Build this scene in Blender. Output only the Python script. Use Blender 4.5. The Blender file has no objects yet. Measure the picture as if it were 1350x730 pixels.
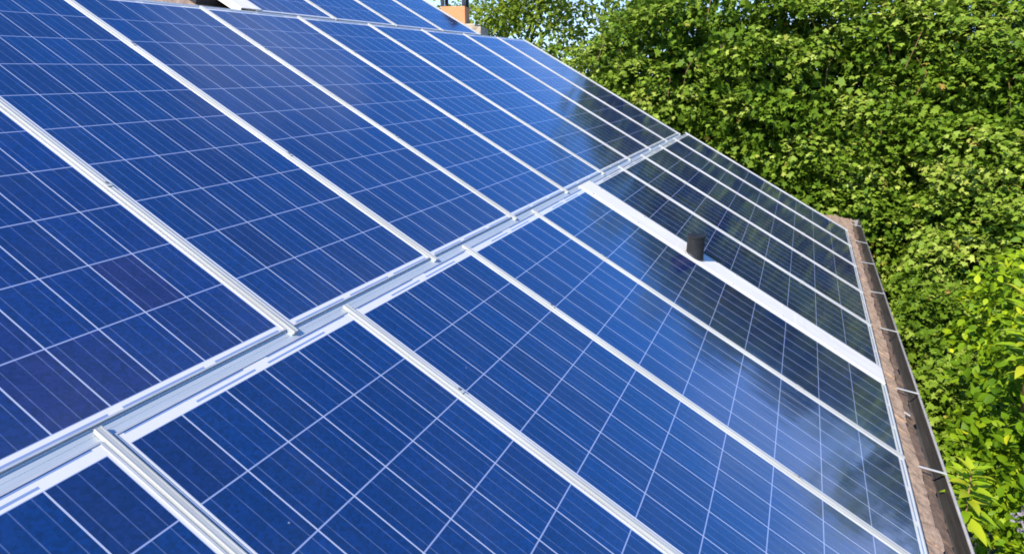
import bpy, bmesh, math, random
import numpy as np
from mathutils import Matrix, Vector

S = bpy.context.scene
COL = S.collection
R = math.radians

# ------------------------------------------------------------------ camera
CAM_Z = 5.0
TH = R(28.3287)                      # roof pitch
cam = bpy.data.cameras.new('camera')
cam.sensor_width = 36.0
cam.lens = 848.9 / 1350 * 36
cam.clip_start = 0.05
cam.clip_end = 2000
camo = bpy.data.objects.new('camera', cam)
COL.objects.link(camo)
rx = Vector((.91636, .40036, 0)); uy = Vector((-.12271, .28086, .95187)); fw = Vector((-.38109, .87226, -.30649))
M = Matrix.Identity(4)
for i in range(3):
    M[i][0] = rx[i]; M[i][1] = uy[i]; M[i][2] = -fw[i]
M[2][3] = CAM_Z
camo.matrix_world = M
S.camera = camo

# ------------------------------------------------------------------ light
SUN_AZ = R(-157)                     # measured from +Y towards +X
SUN_EL = R(43)
CLOUD = (-.445, .662, .603)
wd = bpy.data.worlds.new('World'); S.world = wd; wd.use_nodes = True
nt = wd.node_tree; nt.nodes.clear()
def N(nt, t, **k):
    n = nt.nodes.new(t)
    for a, b in k.items(): setattr(n, a, b)
    return n
sky = N(nt, 'ShaderNodeTexSky', sky_type='NISHITA', sun_disc=False)
sky.sun_elevation = SUN_EL; sky.sun_rotation = SUN_AZ
sky.dust_density = 0.3; sky.ozone_density = 2.0; sky.air_density = 1.0
tc = N(nt, 'ShaderNodeTexCoord'); mp = N(nt, 'ShaderNodeMapping'); mp.inputs['Scale'].default_value = (1.3, 1.3, 3.4)
mp.inputs['Location'].default_value = (3.1, 1.7, 0.4)
nz = N(nt, 'ShaderNodeTexNoise'); nz.inputs['Scale'].default_value = 1.7; nz.inputs['Detail'].default_value = 7; nz.inputs['Roughness'].default_value = .55
rp = N(nt, 'ShaderNodeValToRGB'); rp.color_ramp.elements[0].position = .54; rp.color_ramp.elements[1].position = .95
mx = N(nt, 'ShaderNodeMix', data_type='RGBA'); mx.inputs['B'].default_value = (4.9, 5.5, 7.0, 1)
bg = N(nt, 'ShaderNodeBackground'); bg.inputs['Strength'].default_value = .135
wo = N(nt, 'ShaderNodeOutputWorld')
L = nt.links.new
L(tc.outputs['Generated'], mp.inputs['Vector']); L(mp.outputs[0], nz.inputs['Vector']); L(nz.outputs['Fac'], rp.inputs['Fac'])
tn = N(nt, 'ShaderNodeMix', data_type='RGBA', blend_type='MULTIPLY'); tn.inputs['Factor'].default_value = 1; tn.inputs['B'].default_value = (.31, .71, 1.28, 1)   # deep clear-day blue
L(sky.outputs[0], tn.inputs['A'])
sx = N(nt, 'ShaderNodeSeparateXYZ'); L(tc.outputs['Generated'], sx.inputs[0])
lo = N(nt, 'ShaderNodeMapRange', interpolation_type='SMOOTHSTEP'); L(sx.outputs['Z'], lo.inputs['Value'])      # pale veil of cloud low over the horizon
lo.inputs['From Min'].default_value = .06; lo.inputs['From Max'].default_value = .48; lo.inputs['To Min'].default_value = .27; lo.inputs['To Max'].default_value = -.10
ad = N(nt, 'ShaderNodeMath', operation='ADD'); sf = N(nt, 'ShaderNodeMath', operation='MULTIPLY_ADD'); sf.inputs[1].default_value = .6; sf.inputs[2].default_value = .21; L(nz.outputs['Fac'], sf.inputs[0]); L(sf.outputs[0], ad.inputs[0]); L(lo.outputs[0], ad.inputs[1]); # one soft drifting cloud up to the left
dt = N(nt, 'ShaderNodeVectorMath', operation='DOT_PRODUCT'); L(tc.outputs['Generated'], dt.inputs[0]); dt.inputs[1].default_value = CLOUD
cl = N(nt, 'ShaderNodeMapRange', interpolation_type='SMOOTHSTEP'); L(dt.outputs['Value'], cl.inputs['Value'])
cl.inputs['From Min'].default_value = .945; cl.inputs['From Max'].default_value = 1.0; cl.inputs['To Max'].default_value = .13
a2 = N(nt, 'ShaderNodeMath', operation='ADD'); L(ad.outputs[0], a2.inputs[0]); L(cl.outputs[0], a2.inputs[1]); L(a2.outputs[0], rp.inputs['Fac'])
L(rp.outputs['Color'], mx.inputs['Factor']); L(tn.outputs['Result'], mx.inputs['A']); L(mx.outputs['Result'], bg.inputs['Color']); L(bg.outputs[0], wo.inputs['Surface'])

sl = bpy.data.lights.new('sun', 'SUN'); sl.energy = 5.0; sl.angle = R(.53); sl.color = (1, .94, .82)
so = bpy.data.objects.new('sun', sl); COL.objects.link(so)
sd = Vector((math.sin(SUN_AZ) * math.cos(SUN_EL), math.cos(SUN_AZ) * math.cos(SUN_EL), math.sin(SUN_EL)))
so.rotation_euler = sd.to_track_quat('Z', 'Y').to_euler(); so.location = sd * 40

S.view_settings.view_transform = 'Standard'; S.view_settings.look = 'None'
S.view_settings.exposure = 0.8; S.view_settings.gamma = 1
S.render.resolution_x = 1024; S.render.resolution_y = 553
S.render.engine = 'CYCLES'
S.cycles.pixel_filter_type = 'BLACKMAN_HARRIS'; S.cycles.filter_width = 1.8

# ------------------------------------------------------------------ roof frame: x down the slope, y along the eave, z off the roof
ORI = Vector((0, 0, CAM_Z)) - 1.5 * Vector((math.sin(TH), 0, math.cos(TH)))
RM = Matrix.Rotation(TH, 4, 'Y')
def rp3(s, t, h=0): return ORI + RM.to_3x3() @ Vector((s, t, h))

# ------------------------------------------------------------------ helpers
def tag(o, label=None, cat=None, group=None, kind=None):
    if label: o['label'] = label
    if cat: o['category'] = cat
    if group: o['group'] = group
    if kind: o['kind'] = kind
    return o
def empty(name, loc, rot=None):
    o = bpy.data.objects.new(name, None); COL.objects.link(o)
    o.location = loc; o.empty_display_size = .1
    if rot is not None: o.rotation_euler = rot
    return o
ROOF_ROT = (0, TH, 0)
def roof_empty(name, s, t, h=0): return empty(name, rp3(s, t, h), ROOF_ROT)
def link(name, bm, mat, parent=None, smooth=False):
    me = bpy.data.meshes.new(name); bm.normal_update(); bm.to_mesh(me); bm.free()
    for m in (mat if isinstance(mat, (list, tuple)) else [mat]): me.materials.append(m)
    if smooth:
        for p in me.polygons: p.use_smooth = True
    o = bpy.data.objects.new(name, me); COL.objects.link(o)
    if parent: o.parent = parent
    return o
def box(bm, x0, x1, y0, y1, z0, z1, bev=0, rot=None, mi=0):
    v = [bm.verts.new(p) for p in [(x0,y0,z0),(x1,y0,z0),(x1,y1,z0),(x0,y1,z0),(x0,y0,z1),(x1,y0,z1),(x1,y1,z1),(x0,y1,z1)]]
    fs = [bm.faces.new([v[i] for i in q]) for q in [(0,3,2,1),(4,5,6,7),(0,1,5,4),(1,2,6,5),(2,3,7,6),(3,0,4,7)]]
    for f in fs: f.material_index = mi
    if rot is not None:
        c = Vector(((x0+x1)/2,(y0+y1)/2,(z0+z1)/2)); bmesh.ops.rotate(bm, verts=v, cent=c, matrix=rot)
    if bev:
        es = list({e for f in fs for e in f.edges})
        bmesh.ops.bevel(bm, geom=es, offset=bev, segments=2, affect='EDGES', profile=.6)
    return v
def prism(bm, prof, axis, a, b):
    """closed 2-D profile swept along x or y between a and b."""
    mk = (lambda p, q: (q, p[0], p[1])) if axis == 'x' else (lambda p, q: (p[0], q, p[1]))
    A = [bm.verts.new(mk(p, a)) for p in prof]; B = [bm.verts.new(mk(p, b)) for p in prof]
    n = len(prof)
    for i in range(n): bm.faces.new([A[i], A[(i+1)%n], B[(i+1)%n], B[i]])
    bm.faces.new(A[::-1]); bm.faces.new(B)
    bmesh.ops.recalc_face_normals(bm, faces=bm.faces[:])
def cyl(bm, c, r0, r1, z0, z1, n=28, cap=True):
    A = [bm.verts.new((c[0]+r0*math.cos(2*math.pi*i/n), c[1]+r0*math.sin(2*math.pi*i/n), z0)) for i in range(n)]
    B = [bm.verts.new((c[0]+r1*math.cos(2*math.pi*i/n), c[1]+r1*math.sin(2*math.pi*i/n), z1)) for i in range(n)]
    for i in range(n): bm.faces.new([A[i], A[(i+1)%n], B[(i+1)%n], B[i]])
    if cap: bm.faces.new(A[::-1]); bm.faces.new(B)
def tube(bm, pts, rad, n=8):
    rings = []
    for i, p in enumerate(pts):
        p = Vector(p); d = (Vector(pts[min(i+1, len(pts)-1)]) - Vector(pts[max(i-1, 0)])).normalized()
        a = d.orthogonal().normalized(); b = d.cross(a)
        rings.append([bm.verts.new(p + rad[i]*(a*math.cos(2*math.pi*k/n) + b*math.sin(2*math.pi*k/n))) for k in range(n)])
    for r0, r1 in zip(rings, rings[1:]):
        for k in range(n): bm.faces.new([r0[k], r0[(k+1)%n], r1[(k+1)%n], r1[k]])
    bm.faces.new(rings[0][::-1]); bm.faces.new(rings[-1])

# ------------------------------------------------------------------ materials
def mat(name):
    m = bpy.data.materials.new(name); m.use_nodes = True
    nt = m.node_tree; nt.nodes.clear()
    out = nt.nodes.new('ShaderNodeOutputMaterial'); p = nt.nodes.new('ShaderNodeBsdfPrincipled')
    nt.links.new(p.outputs[0], out.inputs[0])
    return m, nt, p
def math_(nt, op, a, b=None, c=None, clamp=False):
    n = nt.nodes.new('ShaderNodeMath'); n.operation = op; n.use_clamp = clamp
    for i, v in enumerate((a, b, c)):
        if v is None: continue
        if isinstance(v, (int, float)): n.inputs[i].default_value = v
        else: nt.links.new(v, n.inputs[i])
    return n.outputs[0]
def mixc(nt, f, a, b, blend='MIX'):
    n = nt.nodes.new('ShaderNodeMix'); n.data_type = 'RGBA'; n.blend_type = blend
    for k, v in (('Factor', f), ('A', a), ('B', b)):
        if isinstance(v, (int, float)): n.inputs[k].default_value = v
        elif isinstance(v, tuple): n.inputs[k].default_value = (*v, 1)
        else: nt.links.new(v, n.inputs[k])
    return n.outputs['Result']
def noise(nt, scale, detail=4, rough=.55, vec=None, dist=0):
    n = nt.nodes.new('ShaderNodeTexNoise'); n.inputs['Scale'].default_value = scale
    n.inputs['Detail'].default_value = detail; n.inputs['Roughness'].default_value = rough; n.inputs['Distortion'].default_value = dist
    if vec is not None: nt.links.new(vec, n.inputs['Vector'])
    return n.outputs['Fac']
def objco(nt, scale=None):
    t = nt.nodes.new('ShaderNodeTexCoord'); o = t.outputs['Object']
    if scale:
        m = nt.nodes.new('ShaderNodeMapping'); m.inputs['Scale'].default_value = scale; nt.links.new(o, m.inputs['Vector']); o = m.outputs[0]
    return o
def ramp(nt, fac, stops):
    r = nt.nodes.new('ShaderNodeValToRGB'); nt.links.new(fac, r.inputs['Fac'])
    e = r.color_ramp.elements
    while len(e) < len(stops): e.new(.5)
    for k, (p, c) in enumerate(stops): e[k].position = p; e[k].color = (*c, 1)
    return r.outputs['Color']
def bump(nt, p, h, dist, strength=1):
    b = nt.nodes.new('ShaderNodeBump'); b.inputs['Distance'].default_value = dist; b.inputs['Strength'].default_value = strength
    nt.links.new(h, b.inputs['Height']); nt.links.new(b.outputs[0], p.inputs['Normal'])
def noisy(name, c0, c1, scale, rough=.6, metal=0, bd=0, bscale=None, vscale=None, spec=.5, lo=.3, hi=.7):
    m, nt, p = mat(name)
    co = objco(nt, vscale)
    f = noise(nt, scale, 6, .62, co)
    nt.links.new(ramp(nt, f, [(lo, c0), (hi, c1)]), p.inputs['Base Color'])
    p.inputs['Roughness'].default_value = rough; p.inputs['Metallic'].default_value = metal; p.inputs['Specular IOR Level'].default_value = spec
    if bd: bump(nt, p, noise(nt, bscale or scale*3, 6, .65, co), bd)
    return m

def cell_material():
    m, nt, p = mat('solar_cells_under_glass')
    uv = nt.nodes.new('ShaderNodeUVMap'); uv.uv_map = 'UVMap'
    sp = nt.nodes.new('ShaderNodeSeparateXYZ'); nt.links.new(uv.outputs[0], sp.inputs[0])
    u, v = sp.outputs[0], sp.outputs[1]
    fu, fv = math_(nt, 'FLOOR', u), math_(nt, 'FLOOR', v)
    du, dv = math_(nt, 'SUBTRACT', u, fu), math_(nt, 'SUBTRACT', v, fv)
    def line(x, c, w): return math_(nt, 'LESS_THAN', math_(nt, 'ABSOLUTE', math_(nt, 'SUBTRACT', x, c)), w)
    def rng(x, a, b): return math_(nt, 'MULTIPLY', math_(nt, 'GREATER_THAN', x, a), math_(nt, 'LESS_THAN', x, b))
    inside = math_(nt, 'MULTIPLY', rng(u, 0, 6), rng(v, 0, 10))
    gu = math_(nt, 'GREATER_THAN', math_(nt, 'ABSOLUTE', math_(nt, 'SUBTRACT', du, .5)), .5 - .0145)
    gv = math_(nt, 'GREATER_THAN', math_(nt, 'ABSOLUTE', math_(nt, 'SUBTRACT', dv, .5)), .5 - .0095)
    # cells
    info = nt.nodes.new('ShaderNodeObjectInfo')
    wn = nt.nodes.new('ShaderNodeTexWhiteNoise'); wn.noise_dimensions = '4D'
    cb = nt.nodes.new('ShaderNodeCombineXYZ'); nt.links.new(fu, cb.inputs[0]); nt.links.new(fv, cb.inputs[1])
    nt.links.new(cb.outputs[0], wn.inputs['Vector']); nt.links.new(math_(nt, 'MULTIPLY', info.outputs['Random'], 37.0), wn.inputs['W'])
    base = ramp(nt, wn.outputs['Value'], [(0, (.0008, .010, .062)), (.4, (.0006, .012, .072)), (.7, (.0004, .015, .084)), (.9, (.0022, .009, .058)), (1, (.0032, .008, .052))])
    co = objco(nt)
    vo = nt.nodes.new('ShaderNodeTexVoronoi'); vo.inputs['Scale'].default_value = 105; nt.links.new(co, vo.inputs['Vector'])
    sv = nt.nodes.new('ShaderNodeSeparateXYZ'); nt.links.new(vo.outputs['Color'], sv.inputs[0])
    grain = math_(nt, 'MULTIPLY_ADD', sv.outputs[0], .85, .58)
    big = math_(nt, 'MULTIPLY_ADD', noise(nt, 9, 4, .6, co), .5, .75)
    gm = math_(nt, 'MULTIPLY', grain, big)
    cbb = nt.nodes.new('ShaderNodeCombineColor')
    for i in range(3): nt.links.new(gm, cbb.inputs[i])
    base = mixc(nt, 1.0, base, cbb.outputs[0], 'MULTIPLY')
    base = mixc(nt, 1.0, base, info.outputs['Color'], 'MULTIPLY')
    bb = math_(nt, 'ADD', math_(nt, 'ADD', line(du, .18, .0095), line(du, .5, .0095)), line(du, .82, .0095), clamp=True)
    bbn = math_(nt, 'MULTIPLY_ADD', noise(nt, 14, 3, .6, co), .75, -.08, clamp=True)
    col = mixc(nt, math_(nt, 'MULTIPLY', bb, bbn), base, (.19, .24, .40))
    col = mixc(nt, gv, col, (.25, .29, .42))
    col = mixc(nt, gu, col, (.40, .42, .49))
    col = mixc(nt, inside, (.68, .64, .57), col)
    rb = None
    for (u0, u1, vc) in [(.05, 2.65, -.139), (3.3, 5.9, -.139), (1.4, 2.85, -.052), (3.2, 5.0, -.052), (.08, 1.86, 10.072), (2.13, 3.87, 10.072), (4.14, 5.92, 10.072)]:
        q = math_(nt, 'MULTIPLY', rng(u, u0, u1), line(v, vc, .0165))
        rb = q if rb is None else math_(nt, 'MAXIMUM', rb, q)
    col = mixc(nt, rb, col, (.20, .26, .40))
    # thin dust film, thicker towards the lower frame edge, and a few dried specks
    film = math_(nt, 'MULTIPLY_ADD', math_(nt, 'POWER', noise(nt, 2.6, 7, .65, co), 3.0), .10, -.008, clamp=True)
    low = math_(nt, 'MULTIPLY', math_(nt, 'POWER', math_(nt, 'DIVIDE', v, 10.0, clamp=True), 14.0), noise(nt, 11, 5, .7, co))
    col = mixc(nt, math_(nt, 'MULTIPLY_ADD', low, .06, film, clamp=True), col, (.36, .33, .28))
    vs = nt.nodes.new('ShaderNodeTexVoronoi'); vs.inputs['Scale'].default_value = 6; nt.links.new(co, vs.inputs['Vector'])
    s2 = nt.nodes.new('ShaderNodeSeparateXYZ'); nt.links.new(vs.outputs['Color'], s2.inputs[0])
    spk = math_(nt, 'MULTIPLY', math_(nt, 'LESS_THAN', vs.outputs['Distance'], math_(nt, 'MULTIPLY', s2.outputs[1], .042)), math_(nt, 'GREATER_THAN', s2.outputs[0], .80))
    col = mixc(nt, math_(nt, 'MULTIPLY', spk, .55), col, (.42, .40, .36))
    nt.links.new(col, p.inputs['Base Color'])
    p.inputs['Roughness'].default_value = .11; p.inputs['IOR'].default_value = 2.6
    cu = objco(nt, (1.2, 5, 1))
    bump(nt, p, noise(nt, 2.2, 2, .5, cu), .0010)
    return m

MC = cell_material()
M_FRAME = noisy('anodised_frame', (.36, .365, .375), (.50, .50, .50), 6, .4, .2)
M_CAP = noisy('rail_cap_aluminium', (.29, .29, .27), (.43, .43, .40), 5, .5, 0, vscale=(.4, 6, 6))
M_BAND = noisy('bare_aluminium_channel', (.47, .50, .49), (.55, .58, .565), 3, .5, .45, vscale=(8, .6, 8))
M_SHEET = noisy('white_painted_sheet', (.60, .56, .50), (.70, .655, .59), 4, .6, vscale=(.6, 5, 5), spec=.25)
M_BOLT = noisy('steel_bolt', (.22, .22, .21), (.36, .36, .34), 30, .4, .7)
M_PIPE = noisy('dark_grey_plastic', (.010, .010, .011), (.024, .024, .026), 9, .6, spec=.25)
M_TILE = noisy('weathered_brown_tile', (.13, .078, .046), (.47, .315, .205), 19, .92, 0, .008, 70, lo=.24, hi=.6)
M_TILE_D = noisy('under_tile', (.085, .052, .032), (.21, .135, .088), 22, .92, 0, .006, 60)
M_GUT = noisy('weathered_gutter_metal', (.050, .046, .043), (.10, .091, .083), 7, .5, .35, vscale=(6, .7, 6))
M_RIM = noisy('pale_gutter_rim', (.27, .25, .24), (.40, .375, .36), 9, .45, .3)
M_STRAP = noisy('galvanised_strap', (.58, .57, .54), (.74, .73, .70), 12, .4, .3)
M_STUC = noisy('orange_stucco', (.66, .28, .11), (.74, .335, .145), 9, .9, 0, .003, 80)
M_DARK = noisy('dark_metal', (.02, .022, .026), (.05, .05, .055), 8, .5, .4)
M_WALL = noisy('house_render', (.60, .55, .46), (.70, .65, .56), 2, .9, 0, .003, 60)
M_BARK = noisy('bark', (.05, .035, .022), (.15, .11, .07), 9, .9, 0, .02, 18, (1, 1, .25))

def stone_material():
    m, nt, p = mat('beige_stone')
    co = objco(nt)
    br = nt.nodes.new('ShaderNodeTexVoronoi'); br.feature = 'DISTANCE_TO_EDGE'; br.inputs['Scale'].default_value = 7; nt.links.new(co, br.inputs['Vector'])
    c = ramp(nt, noise(nt, 8, 5, .6, co), [(.3, (.34, .26, .17)), (.7, (.62, .52, .38))])
    nt.links.new(mixc(nt, math_(nt, 'LESS_THAN', br.outputs['Distance'], .03), c, (.24, .19, .14)), p.inputs['Base Color'])
    p.inputs['Roughness'].default_value = .9
    bump(nt, p, br.outputs['Distance'], .03)
    return m
M_STONE = stone_material()

def window_material():
    m, nt, p = mat('dark_roof_window_glass')
    p.inputs['Base Color'].default_value = (.006, .006, .007, 1); p.inputs['Roughness'].default_value = .5; p.inputs['Specular IOR Level'].default_value = .12
    return m
M_WIN = window_material()

def leaf_material(name, stops, trans, rough=.45, tcol=(.30, .42, .03)):
    m, nt, p = mat(name)
    at = nt.nodes.new('ShaderNodeAttribute'); at.attribute_name = 'tone'
    c = ramp(nt, at.outputs['Fac'], stops)
    nt.links.new(c, p.inputs['Base Color']); p.inputs['Roughness'].default_value = rough; p.inputs['Specular IOR Level'].default_value = .12
    tr = nt.nodes.new('ShaderNodeBsdfTranslucent'); nt.links.new(mixc(nt, .55, c, tcol), tr.inputs['Color'])
    ms = nt.nodes.new('ShaderNodeMixShader'); ms.inputs[0].default_value = trans
    out = [n for n in nt.nodes if n.type == 'OUTPUT_MATERIAL'][0]
    nt.links.new(p.outputs[0], ms.inputs[1]); nt.links.new(tr.outputs[0], ms.inputs[2]); nt.links.new(ms.outputs[0], out.inputs[0])
    return m
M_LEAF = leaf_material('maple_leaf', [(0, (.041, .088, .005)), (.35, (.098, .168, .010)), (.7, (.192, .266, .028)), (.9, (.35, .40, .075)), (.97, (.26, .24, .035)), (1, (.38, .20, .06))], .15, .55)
M_LEAF_P = leaf_material('pale_tree_leaf', [(0, (.09, .14, .015)), (.5, (.18, .24, .022)), (1, (.28, .31, .03))], .4, .5)
M_LEAF_B = leaf_material('laurel_leaf', [(0, (.045, .100, .005)), (.35, (.125, .225, .008)), (.7, (.30, .40, .012)), (1, (.50, .50, .02))], .28, .48)
M_SHOOT = leaf_material('young_shoot_leaf', [(0, (.17, .29, .012)), (.6, (.30, .42, .02)), (1, (.48, .46, .03))], .35, .3)
M_TWIG = noisy('reddish_twig', (.16, .075, .035), (.30, .18, .06), 10, .7)
M_PETAL = noisy('faded_lilac_petal', (.17, .14, .165), (.28, .24, .27), 20, .8)

# ------------------------------------------------------------------ setting: ground
def ground_material():
    m, nt, p = mat('lawn_and_soil')
    co = objco(nt)
    a = ramp(nt, noise(nt, 1.2, 8, .65, co), [(.3, (.030, .050, .014)), (.55, (.050, .085, .020)), (.75, (.10, .085, .05))])
    b = ramp(nt, noise(nt, 34, 6, .7, co), [(.3, (.5, .5, .5)), (.7, (1.2, 1.2, 1.1))])
    nt.links.new(mixc(nt, 1.0, a, b, 'MULTIPLY'), p.inputs['Base Color']); p.inputs['Roughness'].default_value = .95
    bump(nt, p, noise(nt, 30, 6, .7, co), .04)
    return m
bm = bmesh.new()
bmesh.ops.create_grid(bm, x_segments=60, y_segments=60, size=450)
tag(link('ground', bm, ground_material()), 'mown grass and bare soil around the house', None, None, 'structure')

# ------------------------------------------------------------------ the house under the panels
house = empty('house', (-6.6, 3, 0)); tag(house, 'brown tiled house roof carrying the solar panels, with a metal gutter along its eave', 'house')
HL = Vector((-6.6, 3, 0))
def hl(p): return p - HL
RH = -.09                             # roof surface under the glass plane
EAVE_S, RIDGE_S = 1.90, -6.75
poly = [(EAVE_S, -4), (EAVE_S, 11.60), (1.48, 10.76), (1.25, 10.30), (1.1, 9.93), (-.2, 9.85), (-3.62, 9.72), (-3.66, 8.36), (RIDGE_S, 8.3), (RIDGE_S, -4)]
bm = bmesh.new()
def slab(bm, pts, h0, h1):
    A = [bm.verts.new(hl(rp3(s, t, h0))) for s, t in pts]; B = [bm.verts.new(hl(rp3(s, t, h1))) for s, t in pts]
    n = len(pts)
    for i in range(n): bm.faces.new([A[i], A[(i+1)%n], B[(i+1)%n], B[i]])
    bm.faces.new(A[::-1]); bm.faces.new(B)
slab(bm, poly, RH - .14, RH - .012)
rz = rp3(RIDGE_S, 0, RH - .012)
# far slope of the same roof
q = [(rz.x, -4), (rz.x, 8.3)]
run = 8.0; dz = run * math.tan(TH)
for (za, zb) in ((0, -dz),):
    v = [bm.verts.new(hl(Vector(p))) for p in [(rz.x, -4, rz.z), (rz.x, 8.3, rz.z), (rz.x - run, 8.3, rz.z - dz), (rz.x - run, -4, rz.z - dz)]]
    w = [bm.verts.new(x.co - Vector((0, 0, .16))) for x in v]
    bm.faces.new(v); bm.faces.new(w[::-1])
    for i in range(4): bm.faces.new([v[i], w[i], w[(i+1)%4], v[(i+1)%4]])
bmesh.ops.recalc_face_normals(bm, faces=bm.faces[:])
roof = link('roof', bm, M_TILE, house)
# tiles of the eave courses, each slab slightly out of line
rnd = random.Random(5)
def tile_course(name, s0, s1, h, w, t0, t1, m, jit, tilt):
    bm = bmesh.new(); t = t0
    while t < t1:
        ww = w * rnd.uniform(.85, 1.12)
        a = rnd.uniform(-jit, jit); b = rnd.uniform(-.004, .004); c = rnd.uniform(-.0025, .0025)
        vs = []
        segs = 3
        for zz in (-.016, 0):
            for i in range(segs + 1):
                for (ss, hh) in ((s0, 0), (s1, tilt)):
                    e = rnd.uniform(-.005, .005) if ss == s1 else 0
                    vs.append(bm.verts.new((ss + (a + e if ss == s1 else 0), t + (ww - .006) * i / segs, h + hh + zz + b + c * i + rnd.uniform(-.0015, .0015))))
        k = (segs + 1) * 2
        for i in range(segs):
            o = i * 2
            bm.faces.new([vs[o], vs[o+2], vs[o+3], vs[o+1]]); bm.faces.new([vs[k+o], vs[k+o+1], vs[k+o+3], vs[k+o+2]])
            bm.faces.new([vs[o+1], vs[o+3], vs[k+o+3], vs[k+o+1]]); bm.faces.new([vs[o], vs[k+o], vs[k+o+2], vs[o+2]])
        for o in (0, segs*2): bm.faces.new([vs[o], vs[o+1], vs[k+o+1], vs[k+o]])
        t += ww
    bmesh.ops.recalc_face_normals(bm, faces=bm.faces[:])
    for v in bm.verts: v.co = hl(rp3(*v.co))
    return link(name, bm, m, house)
tile_course('eave_tiles', 1.52, 1.905, RH + .008, .20, 1.2, 10.8, M_TILE, .010, -.002)
for k, t in enumerate((10.8, 11.0, 11.2, 11.4)):
    tile_course('eave_tiles', 1.27 + (t - 10.19) * .564, 1.915, RH + .008, .20, t, t + .19, M_TILE, .006, -.002)
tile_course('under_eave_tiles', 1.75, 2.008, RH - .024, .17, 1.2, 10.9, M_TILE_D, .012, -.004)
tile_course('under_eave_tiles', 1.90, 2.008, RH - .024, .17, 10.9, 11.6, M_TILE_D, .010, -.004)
# walls
ex = rp3(1.7, 0, RH); 
bm = bmesh.new()
zl = ex.z - .2; rzz = rz.z - .2
prof = [(ex.x, 0), (ex.x, zl), (rz.x, rzz), (rz.x - 7.4, rzz - 7.4 * math.tan(TH)), (rz.x - 7.4, 0)]
prism(bm, [(a - HL.x, b) for a, b in prof], 'y', -3.7 - HL.y, 8.0 - HL.y)
prism(bm, [(a - HL.x, b) for a, b in [(ex.x, 0), (ex.x, zl), (-3.2, zl + (ex.x + 3.2) * math.tan(TH)), (-3.2, 0)]], 'y', 8.0 - HL.y, 9.6 - HL.y)
link('wall', bm, M_WALL, house)
# gutter
RIM = (2.045, -.045)
gp = rp3(1.985, 0, -.115)
def world2d(s, h): p = rp3(s, 0, h); return (p.x, p.z)
rim = world2d(*RIM)
inn = (rim[0] - .115, rim[1] - .03)
prof_out = [(inn[0], inn[1]), (inn[0] + .004, rim[1] - .09), (inn[0] + .035, rim[1] - .128), (rim[0] - .02, rim[1] - .125), (rim[0] - .004, rim[1] - .06), (rim[0], rim[1] - .003)]
prof_in = [(x, z + .0) for x, z in [(rim[0] - .004, rim[1] - .003), (rim[0] - .008, rim[1] - .058), (rim[0] - .023, rim[1] - .121), (inn[0] + .037, rim[1] - .124), (inn[0] + .008, rim[1] - .088), (inn[0] + .004, inn[1])]]
bm = bmesh.new()
prism(bm, [(a - HL.x, b) for a, b in prof_out + prof_in], 'y', 1.0 - HL.y, 11.7 - HL.y)
gut = link('gutter', bm, M_GUT, house)
bm = bmesh.new()
tube(bm, [(rim[0] - HL.x, y - HL.y, rim[1] + .002) for y in (1.0, 6, 11.71)], [.0085] * 3, 10)
link('gutter_rim', bm, M_RIM, gut, True)
bm = bmesh.new()
prism(bm, [(a - HL.x, b) for a, b in prof_out], 'y', 11.70 - HL.y, 11.706 - HL.y)
link('end_cap', bm, M_RIM, gut)
for (ti, to) in [(4.05, 4.098), (5.145, 5.196), (6.44, 6.50), (7.57, 7.67), (8.79, 8.88), (9.92, 9.99), (11.05, 11.1), (2.95, 2.99)]:
    bm = bmesh.new()
    pts = [rp3(1.878, ti, RH + .018), rp3(1.908, ti + .01, RH + .024), rp3(2.038, to, -.033)]
    wv = Vector((0, .0065, 0)); up = Vector((0, 0, .0025))
    rows = [[bm.verts.new(hl(p + a + b)) for a, b in ((-wv, -up), (wv, -up), (wv, up), (-wv, up))] for p in pts]
    for r0, r1 in zip(rows, rows[1:]):
        for k in range(4): bm.faces.new([r0[k], r0[(k+1)%4], r1[(k+1)%4], r1[k]])
    bm.faces.new(rows[0]); bm.faces.new(rows[-1][::-1])
    bmesh.ops.recalc_face_normals(bm, faces=bm.faces[:])
    link('gutter_strap', bm, M_STRAP, gut)
# tie clips in the gutter (small pale metal clips on the tile edge)
for (t, s) in [(4.78, 1.915)]:
    bm = bmesh.new(); box(bm, -.022, .022, -.006, .006, 0, .006, .001)
    o = link('tile_clip', bm, M_STRAP, house); o.location = hl(rp3(s, t, RH + .010)); o.rotation_euler = ROOF_ROT

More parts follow.
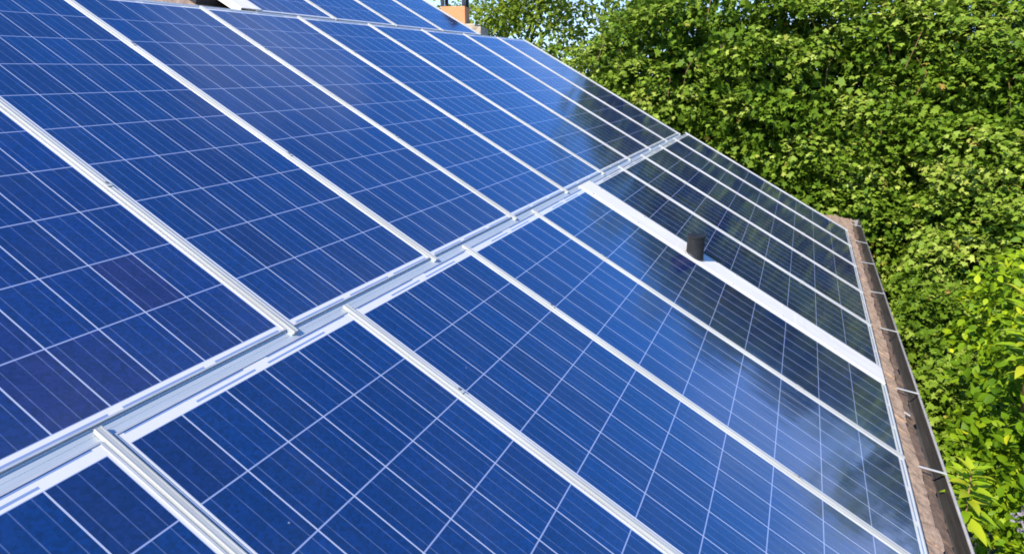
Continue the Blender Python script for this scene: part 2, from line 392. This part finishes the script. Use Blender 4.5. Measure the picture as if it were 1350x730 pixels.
# ------------------------------------------------------------------ solar panels
U = 1.5
A_T = [x * U for x in (-.060, .5985, 1.2605, 1.9165, 2.560, 3.220)]
A_T2 = [x * U for x in (3.405, 4.025, 4.655, 5.310, 5.942, 6.560)]
B_T = [(.4200 + .6540 * k) * U for k in range(10)]
C_T = [x * U for x in (2.741, 3.393, 4.045, 4.697, 5.351)]
A_S = (-.865, 1.658); B_S = (-3.620, -.990); C_S = (-6.34, -3.712)
LIP, MARG, CAPW = .006, .0085, .0165     # frame lip, white margin, half cap width
def panel(name, label, t0, t1, S0, S1, top, bot, tint, group, cat='solar panel'):
    """t0/t1 rail centres; S0/S1 ends of the cell field; top/bot white margins outside it."""
    x0, x1 = S0 - top, S1 + bot
    y0, y1 = t0 + CAPW, t1 - CAPW
    root = roof_empty(name, x0, y0); tag(root, label, cat, group)
    W, Lg = y1 - y0, x1 - x0
    bm = bmesh.new()
    for a in ((0, Lg, 0, LIP), (0, Lg, W - LIP, W)): box(bm, a[0], a[1], a[2], a[3], -.040, .0025)
    for a in ((0, LIP), (Lg - LIP, Lg)): box(bm, a[0], a[1], LIP, W - LIP, -.040, .0025)
    link('frame', bm, M_FRAME, root)
    bm = bmesh.new()
    uvl = bm.loops.layers.uv.new('UVMap')
    box(bm, LIP, Lg - LIP, LIP, W - LIP, -.006, 0)
    cw = W - 2 * (LIP + MARG)
    for f in bm.faces:
        for l in f.loops:
            l[uvl].uv = ((l.vert.co.y - LIP - MARG) / cw * 6, (l.vert.co.x - top) / (S1 - S0) * 10)
    g = link('cell_laminate', bm, MC, root)
    g.color = (*tint, 1)
    return root
rt = random.Random(11)
ORD = ['nearest', 'second', 'third', 'fourth', 'fifth', 'sixth', 'seventh', 'eighth', 'ninth', 'farthest']
def tint(): 
    k = rt.uniform(.93, 1.07); return (k * rt.uniform(.9, 1.15), k * rt.uniform(.96, 1.06), k)
GA, GB, GC = 'solar panels in the row beside the gutter', 'solar panels in the middle row', 'solar panels in the upper row'
la = ['blue solar panel cut off by the bottom left corner of the frame, lower row', 'blue solar panel at the bottom, nearest whole panel of the lower row',
      'blue solar panel of the lower row, third from the bottom left corner', 'blue solar panel of the lower row, two before the wide white strip',
      'blue solar panel directly on the near side of the wide white strip and vent pipe']
for k in range(5): panel('solar_panel', la[k], A_T[k], A_T[k+1], A_S[0], A_S[1], .045, .038, tint(), GA)
la2 = ['dark solar panel directly on the far side of the wide white strip and vent pipe', 'dark solar panel of the lower row, second beyond the white strip',
       'dark solar panel of the lower row, third beyond the white strip', 'dark solar panel of the lower row, fourth beyond the white strip', 'farthest dark solar panel of the lower row, at the end of the gutter']
for k in range(5): panel('solar_panel', la2[k], A_T2[k], A_T2[k+1], A_S[0], A_S[1], .045, .038, tint(), GA)
lb = ['purplish blue solar panel at the left edge, nearest of the middle row', 'bright blue solar panel of the middle row, second from the left edge', 'blue solar panel of the middle row, third from the left edge',
      'blue solar panel of the middle row, fourth from the left edge', 'blue solar panel in the centre of the middle row, fifth of nine', 'blue solar panel of the middle row, fourth from its far end',
      'blue solar panel of the middle row, third from its far end', 'blue and dark solar panel of the middle row, next to its far end', 'last solar panel at the far end of the middle row, against the trees']
for k in range(9): panel('solar_panel', lb[k], B_T[k], B_T[k+1], B_S[0], B_S[1], .028, .030, (3.0, .88, 1.0) if k == 0 else tint(), GB)
lc = ['pale blue solar panel of the upper row beside the dark roof window and white strip', 'pale blue solar panel of the upper row, second from the roof window', 'pale blue solar panel of the upper row, second from its far end',
      'pale blue solar panel at the far end of the upper row, before the orange chimney']
for k in range(4): panel('solar_panel', lc[k], C_T[k], C_T[k+1], C_S[0], C_S[1], .03, .026, tint(), GC)

# rails between the panels (cover profile clamped over both frames)
CAP = [(-.0110, -.004), (-.0110, .0085), (-.0098, .0098), (-.0062, .0098), (-.0056, .0088), (.0056, .0088), (.0062, .0098), (.0098, .0098), (.0110, .0085), (.0110, -.004)]
CAP_BASE = [(-.0160, -.0070), (-.0160, -.0012), (.0160, -.0012), (.0160, -.0070), (.006, -.0070), (.006, -.05), (-.006, -.05), (-.006, -.0070)]
def rail(label, t, s0, s1, group, clamps):
    root = roof_empty('mounting_rail', s0, t); tag(root, label, 'rail', group)
    bm = bmesh.new(); prism(bm, CAP, 'x', 0, s1 - s0); link('cover_profile', bm, M_CAP, root)
    bm = bmesh.new(); prism(bm, CAP_BASE, 'x', .03, s1 - s0 - .002); link('base_profile', bm, M_BAND, root)
    for c in clamps:
        bm = bmesh.new(); box(bm, c - s0 - .022, c - s0 + .022, -.0118, .0118, .0100, .0122, .001)
        k = link('clamp', bm, M_CAP, root)
        bm = bmesh.new(); cyl(bm, (c - s0, 0), .0055, .0050, .0126, .0165, 8); link('bolt', bm, M_BOLT, k)
    return root
ga, gb, gc = 'cover rails of the row beside the gutter', 'cover rails of the middle row', 'cover rails of the upper row'
lra = ['white cover rail at the bottom left, its open end reaching into the grey channel', 'white cover rail running to the bottom edge, second in the lower row', 'long white cover rail, third in the lower row', 'white cover rail on the near side of the panel beside the vent pipe']
for k, t in enumerate(A_T[1:5]): rail(lra[k], t, -.937 if k else -.945, 1.697, ga, (-.38, 1.02))
lra2 = ['thin white cover rail, first beyond the wide white strip in the lower row', 'thin white cover rail, second beyond the wide white strip', 'thin white cover rail, third beyond the wide white strip', 'thin white cover rail in front of the last panel of the lower row']
for k, t in enumerate(A_T2[1:5]): rail(lra2[k], t, -.935, 1.697, ga, (-.38, 1.02))
rail('thin white edge profile closing the far end of the lower row', A_T2[5] - .004, -.93, 1.697, ga, ())
lrb = ['wide looking white cover rail at the left edge, first of the middle row', 'white cover rail of the middle row starting at the upper left', 'white cover rail of the middle row below the dark roof window', 'white cover rail of the middle row, fourth from the left',
       'white cover rail at the centre of the middle row', 'white cover rail of the middle row, third from its far end', 'thin white cover rail of the middle row, second from its far end', 'thin white cover rail in front of the last panel of the middle row', ]
for k in range(1, 9): rail(lrb[k-1], B_T[k], -3.655, -.930, gb, (-3.05, -1.90))
rail('thin white edge profile closing the far end of the middle row', B_T[9] - .004, -3.65, -.935, gb, ())
lrc = ['thin white cover rail of the upper row, nearest to the white strip', 'thin white cover rail in the middle of the upper row', 'thin white cover rail of the upper row nearest to the chimney']
for k in range(1, 4): rail(lrc[k-1], C_T[k], -6.36, -3.675, gc, ())
rail('thin white edge profile closing the far end of the upper row', C_T[4] - .004, -6.36, -3.68, gc, ())

# channels between the rows
def channel(label, s0, s1, t0, t1):
    root = roof_empty('channel_profile', s0, t0); tag(root, label, 'channel')
    W = s1 - s0; bm = bmesh.new()
    prism(bm, [(0.0015, -.055), (0.0015, -.004), (.004, -.004), (.005, -.006), (W*.48, -.006), (W*.5, -.0052), (W*.52, -.006), (W-.005, -.006), (W-.004, -.004), (W-.0015, -.004), (W-.0015, -.055)], 'y', 0, t1 - t0)
    link('profile', bm, M_BAND, root)
channel('long grey aluminium channel running diagonally between the lower and middle panel rows', -.9605, -.9100, -.2, B_T[9] + .02)
channel('narrow grey aluminium channel between the middle and upper panel rows', -3.6860, -3.6480, .5, B_T[9] + .01)

# wide white strips
def strip(label, t0, t1, s0, s1, hole=None):
    root = roof_empty('cover_strip', s0, t0); tag(root, label, 'sheet metal strip')
    W = t1 - t0; bm = bmesh.new()
    prism(bm, [(0, -.045), (0, .003), (.004, .008), (W-.004, .008), (W, .003), (W, -.045), (W-.003, -.045), (W-.003, .002), (.003, .002), (.003, -.045)], 'x', 0, s1 - s0)
    link('sheet', bm, M_SHEET, root)
    for q in np.arange(.12, s1 - s0 - .05, .42):
        for y in (.022, W - .022):
            bm = bmesh.new(); cyl(bm, (float(q), y), .0065, .005, .0081, .0125, 8); link('screw', bm, M_BOLT, root)
    for c in ((.35, .74) if s1 > 0 else ()):
        bm = bmesh.new(); box(bm, (s1-s0)*c - .04, (s1-s0)*c + .04, .02, W - .02, .0082, .0100, .0008); link('cover_plate', bm, M_SHEET, root)
    return root
strip('wide white metal strip with the dark vent pipe through it, in the lower row', A_T[5] - .005, A_T2[0] - .012, -.935, 1.690)
strip('short white sheet metal strip between the dark roof window and the upper panel row', 2.655 * U, 2.80 * U, -6.36, -3.70)

# vent pipe
px, pt = .100, 3.285 * U
base = rp3(px, pt, .008)
vp = empty('vent_pipe', base); tag(vp, 'dark grey plastic vent pipe standing upright through the wide white strip', 'vent pipe')
bm = bmesh.new(); cyl(bm, (0, 0), .066, .065, -.08, .146, 32)
link('tube', bm, M_PIPE, vp)
bm = bmesh.new(); cyl(bm, (0, 0), .069, .068, .147, .160, 32); link('cap', bm, M_PIPE, vp)
bm = bmesh.new(); cyl(bm, (0, 0), .084, .072, -.05, .012, 32)
o = link('seal_collar', bm, M_DARK, vp); o.rotation_euler = ROOF_ROT

# roof window
win = roof_empty('roof_window', -5.0, 3.80, RH); tag(win, 'dark roof window at the top edge beside the short white strip', 'roof window')
bm = bmesh.new()
box(bm, 0, 1.06, 0, .05, -.01, .05, .004); box(bm, 0, 1.06, .40, .45, -.01, .05, .004); box(bm, 0, .05, .05, .40, -.01, .05, .004); box(bm, 1.01, 1.06, .05, .40, -.01, .05, .004)
link('window_frame', bm, M_DARK, win)
bm = bmesh.new(); box(bm, .05, 1.01, .05, .40, -.005, .03); link('pane', bm, M_WIN, win)

# ------------------------------------------------------------------ chimney beyond the roof
ch = empty('chimney', (-4.81, 8.92, 0), (0, 0, R(15))); tag(ch, 'orange stucco chimney on a beige stone base behind the panels, with a dark metal cap', 'chimney')
bm = bmesh.new(); box(bm, -.185, .175, -.09, .22, 4.9, 5.862, .006); link('shaft', bm, M_STUC, ch)
bm = bmesh.new(); box(bm, -.42, .42, -.16, .42, 0, 5.585, .015); box(bm, -.30, .33, -.13, .35, 5.586, 5.625, .012); link('stone_base', bm, M_STONE, ch)
for x in (-.16, .15):
    for y in (-.06, .19):
        bm = bmesh.new(); box(bm, x - .022, x + .022, y - .022, y + .022, 5.863, 6.02); link('cap_leg', bm, M_DARK, ch)
bm = bmesh.new(); box(bm, -.24, .23, -.14, .27, 6.021, 6.06, .006); link('cap_plate', bm, M_DARK, ch)

# ------------------------------------------------------------------ foliage
def leaf_mesh(name, mats, tmpl, polys, pos, tip, nrm, size, tone, parent):
    T = np.array(tmpl, dtype=np.float32); K = len(T); n = len(pos)
    tip = tip / np.linalg.norm(tip, axis=1, keepdims=True)
    nrm = nrm - (nrm * tip).sum(1, keepdims=True) * tip
    nrm /= np.linalg.norm(nrm, axis=1, keepdims=True) + 1e-9
    side = np.cross(tip, nrm)
    V = pos[:, None, :] + size[:, None, None] * (T[None, :, 0:1] * side[:, None] + T[None, :, 1:2] * tip[:, None] + T[None, :, 2:3] * nrm[:, None])
    V = V.reshape(-1, 3)
    me = bpy.data.meshes.new(name)
    cnt = [len(p) for p in polys]; flat = np.concatenate([np.array(p) for p in polys]); per = len(flat)
    loops = (flat[None, :] + (np.arange(n) * K)[:, None]).reshape(-1)
    starts = np.concatenate([[0], np.cumsum(cnt)[:-1]])
    ls = (starts[None, :] + (np.arange(n) * per)[:, None]).reshape(-1)
    me.vertices.add(len(V)); me.vertices.foreach_set('co', V.astype(np.float32).ravel())
    me.loops.add(len(loops)); me.loops.foreach_set('vertex_index', loops.astype(np.int32))
    me.polygons.add(len(ls)); me.polygons.foreach_set('loop_start', ls.astype(np.int32))
    me.update(calc_edges=True)
    at = me.attributes.new('tone', 'FLOAT', 'POINT'); at.data.foreach_set('value', np.repeat(tone, K).astype(np.float32))
    for m in mats: me.materials.append(m)
    me.validate()
    o = bpy.data.objects.new(name, me); COL.objects.link(o); o.parent = parent
    return o
MAPLE = [(0,0),(.20,.04),(.50,-.02),(.38,.26),(.60,.52),(.25,.54),(0,1.0),(-.25,.54),(-.60,.52),(-.38,.26),(-.50,-.02),(-.20,.04)]
MAPLE = [(x, y, -.22*(x*x*1.6 + (y-.4)**2) ) for x, y in MAPLE]; MAPLE_P = [list(range(12))]
ys = [0, .22, .48, .76, 1.0]; ws = [.02, .13, .175, .115, .0]
LANCE = [(0, y, -.32*y*y) for y in ys] + [(w, y, -.32*y*y + .06) for y, w in zip(ys[1:4], ws[1:4])] + [(-w, y, -.32*y*y + .06) for y, w in zip(ys[1:4], ws[1:4])]
LANCE_P = [[0,5,1],[1,5,6,2],[2,6,7,3],[3,7,4],[0,1,8],[1,2,9,8],[2,3,10,9],[3,4,10]]
LANCE2 = [(x*1.75, y, z) for x, y, z in LANCE]
OVAL = [(0,0,0),(.24,.2,.03),(.33,.48,.02),(.22,.8,-.04),(0,1,-.12),(-.22,.8,-.04),(-.33,.48,.02),(-.24,.2,.03),(0,.48,-.04)]
OVAL_P = [[0,1,2,8],[8,2,3,4],[8,4,5,6],[0,8,6,7]]

def clumps(lobes, n, rng, shell=.22, view=None, back=.35, bumpy=.16):
    """clump centres near the lobes' surfaces, kept where no other lobe swallows them."""
    out_p, out_d = [], []
    vol = np.array([l[1][0]*l[1][2] + l[1][1]*l[1][2] + l[1][0]*l[1][1] for l in lobes]); cnt = (vol / vol.sum() * n).astype(int)
    for (c, r), m in zip(lobes, cnt):
        d = rng.normal(size=(m, 3)); d /= np.linalg.norm(d, axis=1, keepdims=True)
        ph = rng.uniform(0, 6.28, 6)
        bmp = 1 + bumpy * (np.sin(d[:,0]*7 + ph[0]) * np.sin(d[:,2]*6 + ph[1]) * .6 + np.sin(d[:,1]*9 + ph[2] + d[:,2]*5) * .4 + np.sin(d[:,0]*15+ph[3]) * np.sin(d[:,2]*14 + ph[4]) * .35)
        k = bmp * (1 - shell * rng.random(m) ** 1.6)
        p = np.array(c) + d * np.array(r) * k[:, None]
        keep = np.ones(m, bool)
        if view is not None:
            w = np.array(view) - p; w /= np.linalg.norm(w, axis=1, keepdims=True)
            keep &= ((w * d).sum(1) > -.15) | (rng.random(m) < back)
        for (c2, r2) in lobes:
            if c2 is c: continue
            keep &= ((((p - np.array(c2)) / np.array(r2)) ** 2).sum(1) > .62)
        out_p.append(p[keep]); out_d.append(d[keep])
    return np.concatenate(out_p), np.concatenate(out_d)

def leaves_on(cp, cd, per, spread, rng, up=.75, outw=.6, jit=.55, droop=.5):
    m = len(cp); P = np.repeat(cp, per, 0); D = np.repeat(cd, per, 0); n = len(P)
    off = rng.normal(size=(n, 3)) * spread * np.array([1, 1, .55])
    pos = P + off
    nrm = D * outw + np.array([0, 0, up]) + rng.normal(size=(n, 3)) * jit
    tip = off / (np.linalg.norm(off, axis=1, keepdims=True) + 1e-6) + D * .4 + np.array([0, 0, -droop]) + rng.normal(size=(n, 3)) * .45
    ct = np.repeat(rng.random(m), per)
    return pos, tip, nrm, ct

def trunk_and_limbs(parent, base, top, r, lobes, rng):
    bm = bmesh.new(); b = Vector(base); t = Vector(top)
    pts = [b.lerp(t, k) + Vector((math.sin(k*5)*.06, math.cos(k*4)*.06, 0)) for k in (0, .25, .5, .75, 1)]
    tube(bm, pts, [r*1.35, r, r*.85, r*.65, r*.4], 12)
    link('trunk', bm, M_BARK, parent, True)
    for c, rr in (lobes if r > .1 else []):
        for q in range(3):
            d = Vector(rng.normal(size=3)); d.normalize()
            e = Vector(c) - pos_of[parent.name] + Vector((d.x*rr[0], d.y*rr[1], abs(d.z)*rr[2])) * .55
            s = pts[2].lerp(pts[4], float(rng.random()))
            mid = s.lerp(e, .5) + Vector((0, 0, .25))
            bm = bmesh.new(); tube(bm, [s, mid, e], [r*.45, r*.28, r*.08], 7); link('limb', bm, M_BARK, parent, True)
pos_of = {}

def tree(name, label, cat, base, lobes, nclump, per, spread, size, mat_, seed, tmpl, polys, view=(0,0,5), trunk_r=.17, shell=.22, inner=.25, tone_pow=1.0, clip=None, group=None, upk=.75, back=.35, droop=.5, bumpy=.16, core=0, core_k=1.5, holes=0, hole_r=1.0):
    rng = np.random.default_rng(seed)
    root = empty(name, base); tag(root, label, cat, group); pos_of[root.name] = Vector(base)
    trunk_and_limbs(root, (0, 0, -.05), Vector(lobes[0][0]) - Vector(base) + Vector((0, 0, .4)), trunk_r, lobes, rng)
    bc, bd = clumps(lobes, nclump, rng, shell, view, back, bumpy)
    m = len(bc); br = np.exp(rng.normal(0, .28, m)) * spread
    B = np.repeat(bc, per, 0); BD = np.repeat(bd, per, 0); BR = np.repeat(br, per); k = len(B)
    d = rng.normal(size=(k, 3)) + BD * .55 + np.array([0, 0, .45]); d /= np.linalg.norm(d, axis=1, keepdims=True)
    pos = B + d * (BR * rng.uniform(.70, 1.10, k))[:, None] * np.array([1, 1, .62])
    nrm = d * .75 + BD * .25 + np.array([0, 0, upk]) + rng.normal(size=(k, 3)) * .5
    tip = d * np.array([1, 1, .3]) + BD * .3 + np.array([0, 0, -droop]) + rng.normal(size=(k, 3)) * .45
    ct = np.repeat(rng.random(m), per)
    ip, idd = clumps([(c, tuple(x*.80 for x in r)) for c, r in lobes], int(nclump*inner*6), rng, .35, None, 1, 0)
    p2, t2, n2, c2 = leaves_on(ip, idd, 12, spread*.6, rng)
    pos = np.concatenate([pos, p2]); tip = np.concatenate([tip, t2]); nrm = np.concatenate([nrm, n2]); ct = np.concatenate([ct, c2*.5])  # inner leaves get darker tones: shade inside the crown put into their colour
    if core:
        vv = np.array([r[0]*r[1]*r[2] for _, r in lobes]); cc = (vv / vv.sum() * core).astype(int)
        for (c, r), m in zip(lobes, cc):
            d = rng.normal(size=(m, 3)); d /= np.linalg.norm(d, axis=1, keepdims=True)
            q = np.array(c) + d * np.array(r) * (rng.random(m) ** .45 * .84)[:, None]
            pos = np.concatenate([pos, q]); tip = np.concatenate([tip, rng.normal(size=(m, 3))]); nrm = np.concatenate([nrm, rng.normal(size=(m, 3))]); ct = np.concatenate([ct, rng.random(m)*.3])  # core leaves toned darker still, painting in the crown's inner shade
    n = len(pos)
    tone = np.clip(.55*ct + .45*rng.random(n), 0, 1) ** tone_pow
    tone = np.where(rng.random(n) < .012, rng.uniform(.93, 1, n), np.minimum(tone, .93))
    sz = size * rng.uniform(.65, 1.25, n)
    if core: sz[n - int(cc.sum()):] *= core_k
    keep = np.ones(n, bool)
    if holes:                                     # gaps between the boughs
        front = bc[(bc[:, 1] < np.median(bc[:, 1]))]
        for h in front[rng.choice(len(front), min(holes, len(front)), replace=False)]:
            rr = rng.uniform(.22, .5) * hole_r
            q = (pos - h) / np.array([rr * 1.25, rr * 2.2, rr * .8])
            keep &= ((q ** 2).sum(1) > rng.uniform(.75, 1.1, n))
    ok = keep & (pos[:, 2] > .08) & ~((pos[:, 0] < 1.75) & (pos[:, 1] < 12.3) & (pos[:, 2] < 6.5))
    if clip: ok &= clip(pos)
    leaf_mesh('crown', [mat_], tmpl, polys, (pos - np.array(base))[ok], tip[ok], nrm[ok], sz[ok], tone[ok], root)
    return root, rng
def shoot(root, p, rng, hmin, hmax):
    bm = bmesh.new(); q = Vector(p) - pos_of[root.name]; h = rng.uniform(hmin, hmax)
    tube(bm, [q, q + Vector((rng.normal()*.06, rng.normal()*.06, h*.6)), q + Vector((rng.normal()*.12, rng.normal()*.1, h))], [.006, .005, .003], 5)
    link('shoot', bm, M_TWIG, root)

L1 = [((-.9, 14.3, 3.3), (3.3, 2.2, 3.3)), ((-3.0, 14.6, 4.3), (1.75, 1.7, 2.4)), ((.1, 13.6, 2.0), (2.2, 1.4, 2.2)), ((.6, 13.8, 5.1), (2.1, 1.5, 2.2)), ((-1.6, 13.7, 5.15), (1.9, 1.4, 1.9)), ((-2.6, 13.7, 2.2), (1.8, 1.4, 2.2))]
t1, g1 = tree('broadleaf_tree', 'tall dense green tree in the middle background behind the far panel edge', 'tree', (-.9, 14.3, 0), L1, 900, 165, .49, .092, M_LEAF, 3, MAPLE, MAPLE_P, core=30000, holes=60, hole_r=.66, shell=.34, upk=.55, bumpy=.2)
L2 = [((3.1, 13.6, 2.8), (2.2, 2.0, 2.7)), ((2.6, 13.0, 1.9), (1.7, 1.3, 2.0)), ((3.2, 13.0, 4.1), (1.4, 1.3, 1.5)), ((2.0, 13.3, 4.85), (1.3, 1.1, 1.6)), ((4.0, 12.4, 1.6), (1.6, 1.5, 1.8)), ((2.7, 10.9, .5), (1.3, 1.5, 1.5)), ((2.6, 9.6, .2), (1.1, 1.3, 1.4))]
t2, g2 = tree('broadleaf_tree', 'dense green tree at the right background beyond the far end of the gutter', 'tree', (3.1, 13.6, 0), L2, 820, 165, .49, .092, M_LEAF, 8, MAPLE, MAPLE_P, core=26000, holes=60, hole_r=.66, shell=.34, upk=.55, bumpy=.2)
for (tr, g, x0, x1, y, zz) in ((t1, g1, -4.0, 2.2, 12.6, 5.7), (t2, g2, 1.2, 4, 12.0, 5.0)):
    for _ in range(12): shoot(tr, (g.uniform(x0, x1), y + g.uniform(-.1, .6), zz + g.uniform(-1.2, .5)), g, .3, .8)
L3 = [((-7.6, 17.6, 4.9), (2.6, 1.8, 2.3)), ((-5.6, 17.4, 4.9), (2.0, 1.6, 2.2)), ((-9.6, 17.9, 4.6), (2.2, 1.8, 2.1)), ((-6.6, 16.9, 6.3), (2.0, 1.4, 1.3))]
tree('broadleaf_tree', 'airy yellow green tree with sky showing through, behind the orange chimney', 'tree', (-7.4, 17.6, 0), L3, 900, 50, .46, .12, M_LEAF_P, 12, OVAL, OVAL_P, shell=.8, inner=.03, back=.9)

# shrub of long leaves right beside the gutter
LB = [((2.35, 5.6, 2.35), (1.15, 1.4, 1.45)), ((1.85, 3.9, 1.5), (.8, 1.1, 1.1)), ((3.5, 4.5, 2.4), (1.2, 1.3, 1.35)), ((2.15, 7.1, 2.2), (.95, 1.2, 1.3)), ((1.8, 4.9, 2.0), (.7, .8, 1.1)), ((1.75, 6.0, 2.0), (.65, .9, 1.15))]
sh, gs = tree('laurel_shrub', 'bright lime green shrub with pointed leaves beside the near part of the gutter', 'shrub', (2.3, 5.2, 0), LB, 560, 58, .22, .086, M_LEAF_B, 21, LANCE2, LANCE_P, trunk_r=.07, clip=lambda p: p[:, 0] > 1.22 + .02*(p[:, 2]), droop=.2, upk=.5, core=3800, core_k=1.1, holes=95, hole_r=.62, shell=.4)

def sprig(name, label, base, stem_top, nl, size, seed, m=M_SHOOT, lo=.35):
    rng = np.random.default_rng(seed)
    root = empty(name, base); tag(root, label, 'plant'); top = Vector(stem_top) - Vector(base)
    bm = bmesh.new(); pts = [Vector((0, 0, 0)), top*.5 + Vector((.02, -.01, 0)), top]
    tube(bm, pts, [.011, .008, .004], 7); link('stem', bm, M_TWIG, root, True)
    k = np.linspace(lo, 1, nl); ang = np.arange(nl) * 2.4 + rng.uniform(0, 6)
    pos = np.array([np.array(top * float(a)) for a in k])
    el = np.interp(k, [lo, 1], [-.05, .9])
    tip = np.stack([np.cos(ang)*np.cos(el), np.sin(ang)*np.cos(el), np.sin(el)], 1)
    nrm = np.array([0, 0, 1.0]) - tip*.2 + rng.normal(size=(nl, 3))*.15
    leaf_mesh('leaves', [m], LANCE, LANCE_P, pos, tip, nrm, size*np.interp(k, [lo, .8, 1], [1, 1, .6])*rng.uniform(.8, 1.15, nl), rng.uniform(.1, .95, nl), root)
    return root
sprig('young_shoot', 'young plant with long drooping bright green leaves leaning over the gutter at the bottom right', (1.36, 4.1, 0), (1.17, 4.05, 2.76), 40, .21, 4, lo=.87)
r2 = np.random.default_rng(9)
st = [Vector((1.80, 5.48, 2.5)), Vector((1.70, 5.36, 3.0)), Vector((1.60, 5.25, 3.50))]; so_ = Vector((2.3, 5.2, 0))
bm = bmesh.new(); tube(bm, [p - so_ for p in st], [.010, .008, .004], 7); stem = link('shoot_stem', bm, M_TWIG, sh, True); stem['label'] = 'upright red stem with long yellow green leaves'
nl = 46; kk = np.linspace(.35, 1, nl); ang = np.arange(nl) * 2.4; el = np.interp(kk, [.35, 1], [-.05, .9])
leaf_mesh('shoot_leaves', [M_SHOOT], LANCE, LANCE_P, np.array([np.array(st[0].lerp(st[2], float(a)) - so_) for a in kk]), np.stack([np.cos(ang)*np.cos(el), np.sin(ang)*np.cos(el), np.sin(el)], 1),
          np.array([0, 0, 1.0]) + r2.normal(size=(nl, 3))*.2, .17*r2.uniform(.7, 1.15, nl), r2.uniform(.1, .95, nl), stem)
# faded lilac flower heads low between the shrub and the gutter
for k, (x, y, z) in enumerate([(1.72, 4.45, 2.36), (1.62, 4.40, 2.30)]):
    rng = np.random.default_rng(40 + k)
    d = rng.normal(size=(60, 3)); d /= np.linalg.norm(d, axis=1, keepdims=True)
    leaf_mesh('flower_head', [M_PETAL], OVAL, OVAL_P, np.array((x - 2.3, y - 5.2, z)) + d*.07, d + rng.normal(size=d.shape), d, np.full(60, .032), rng.random(60), sh)
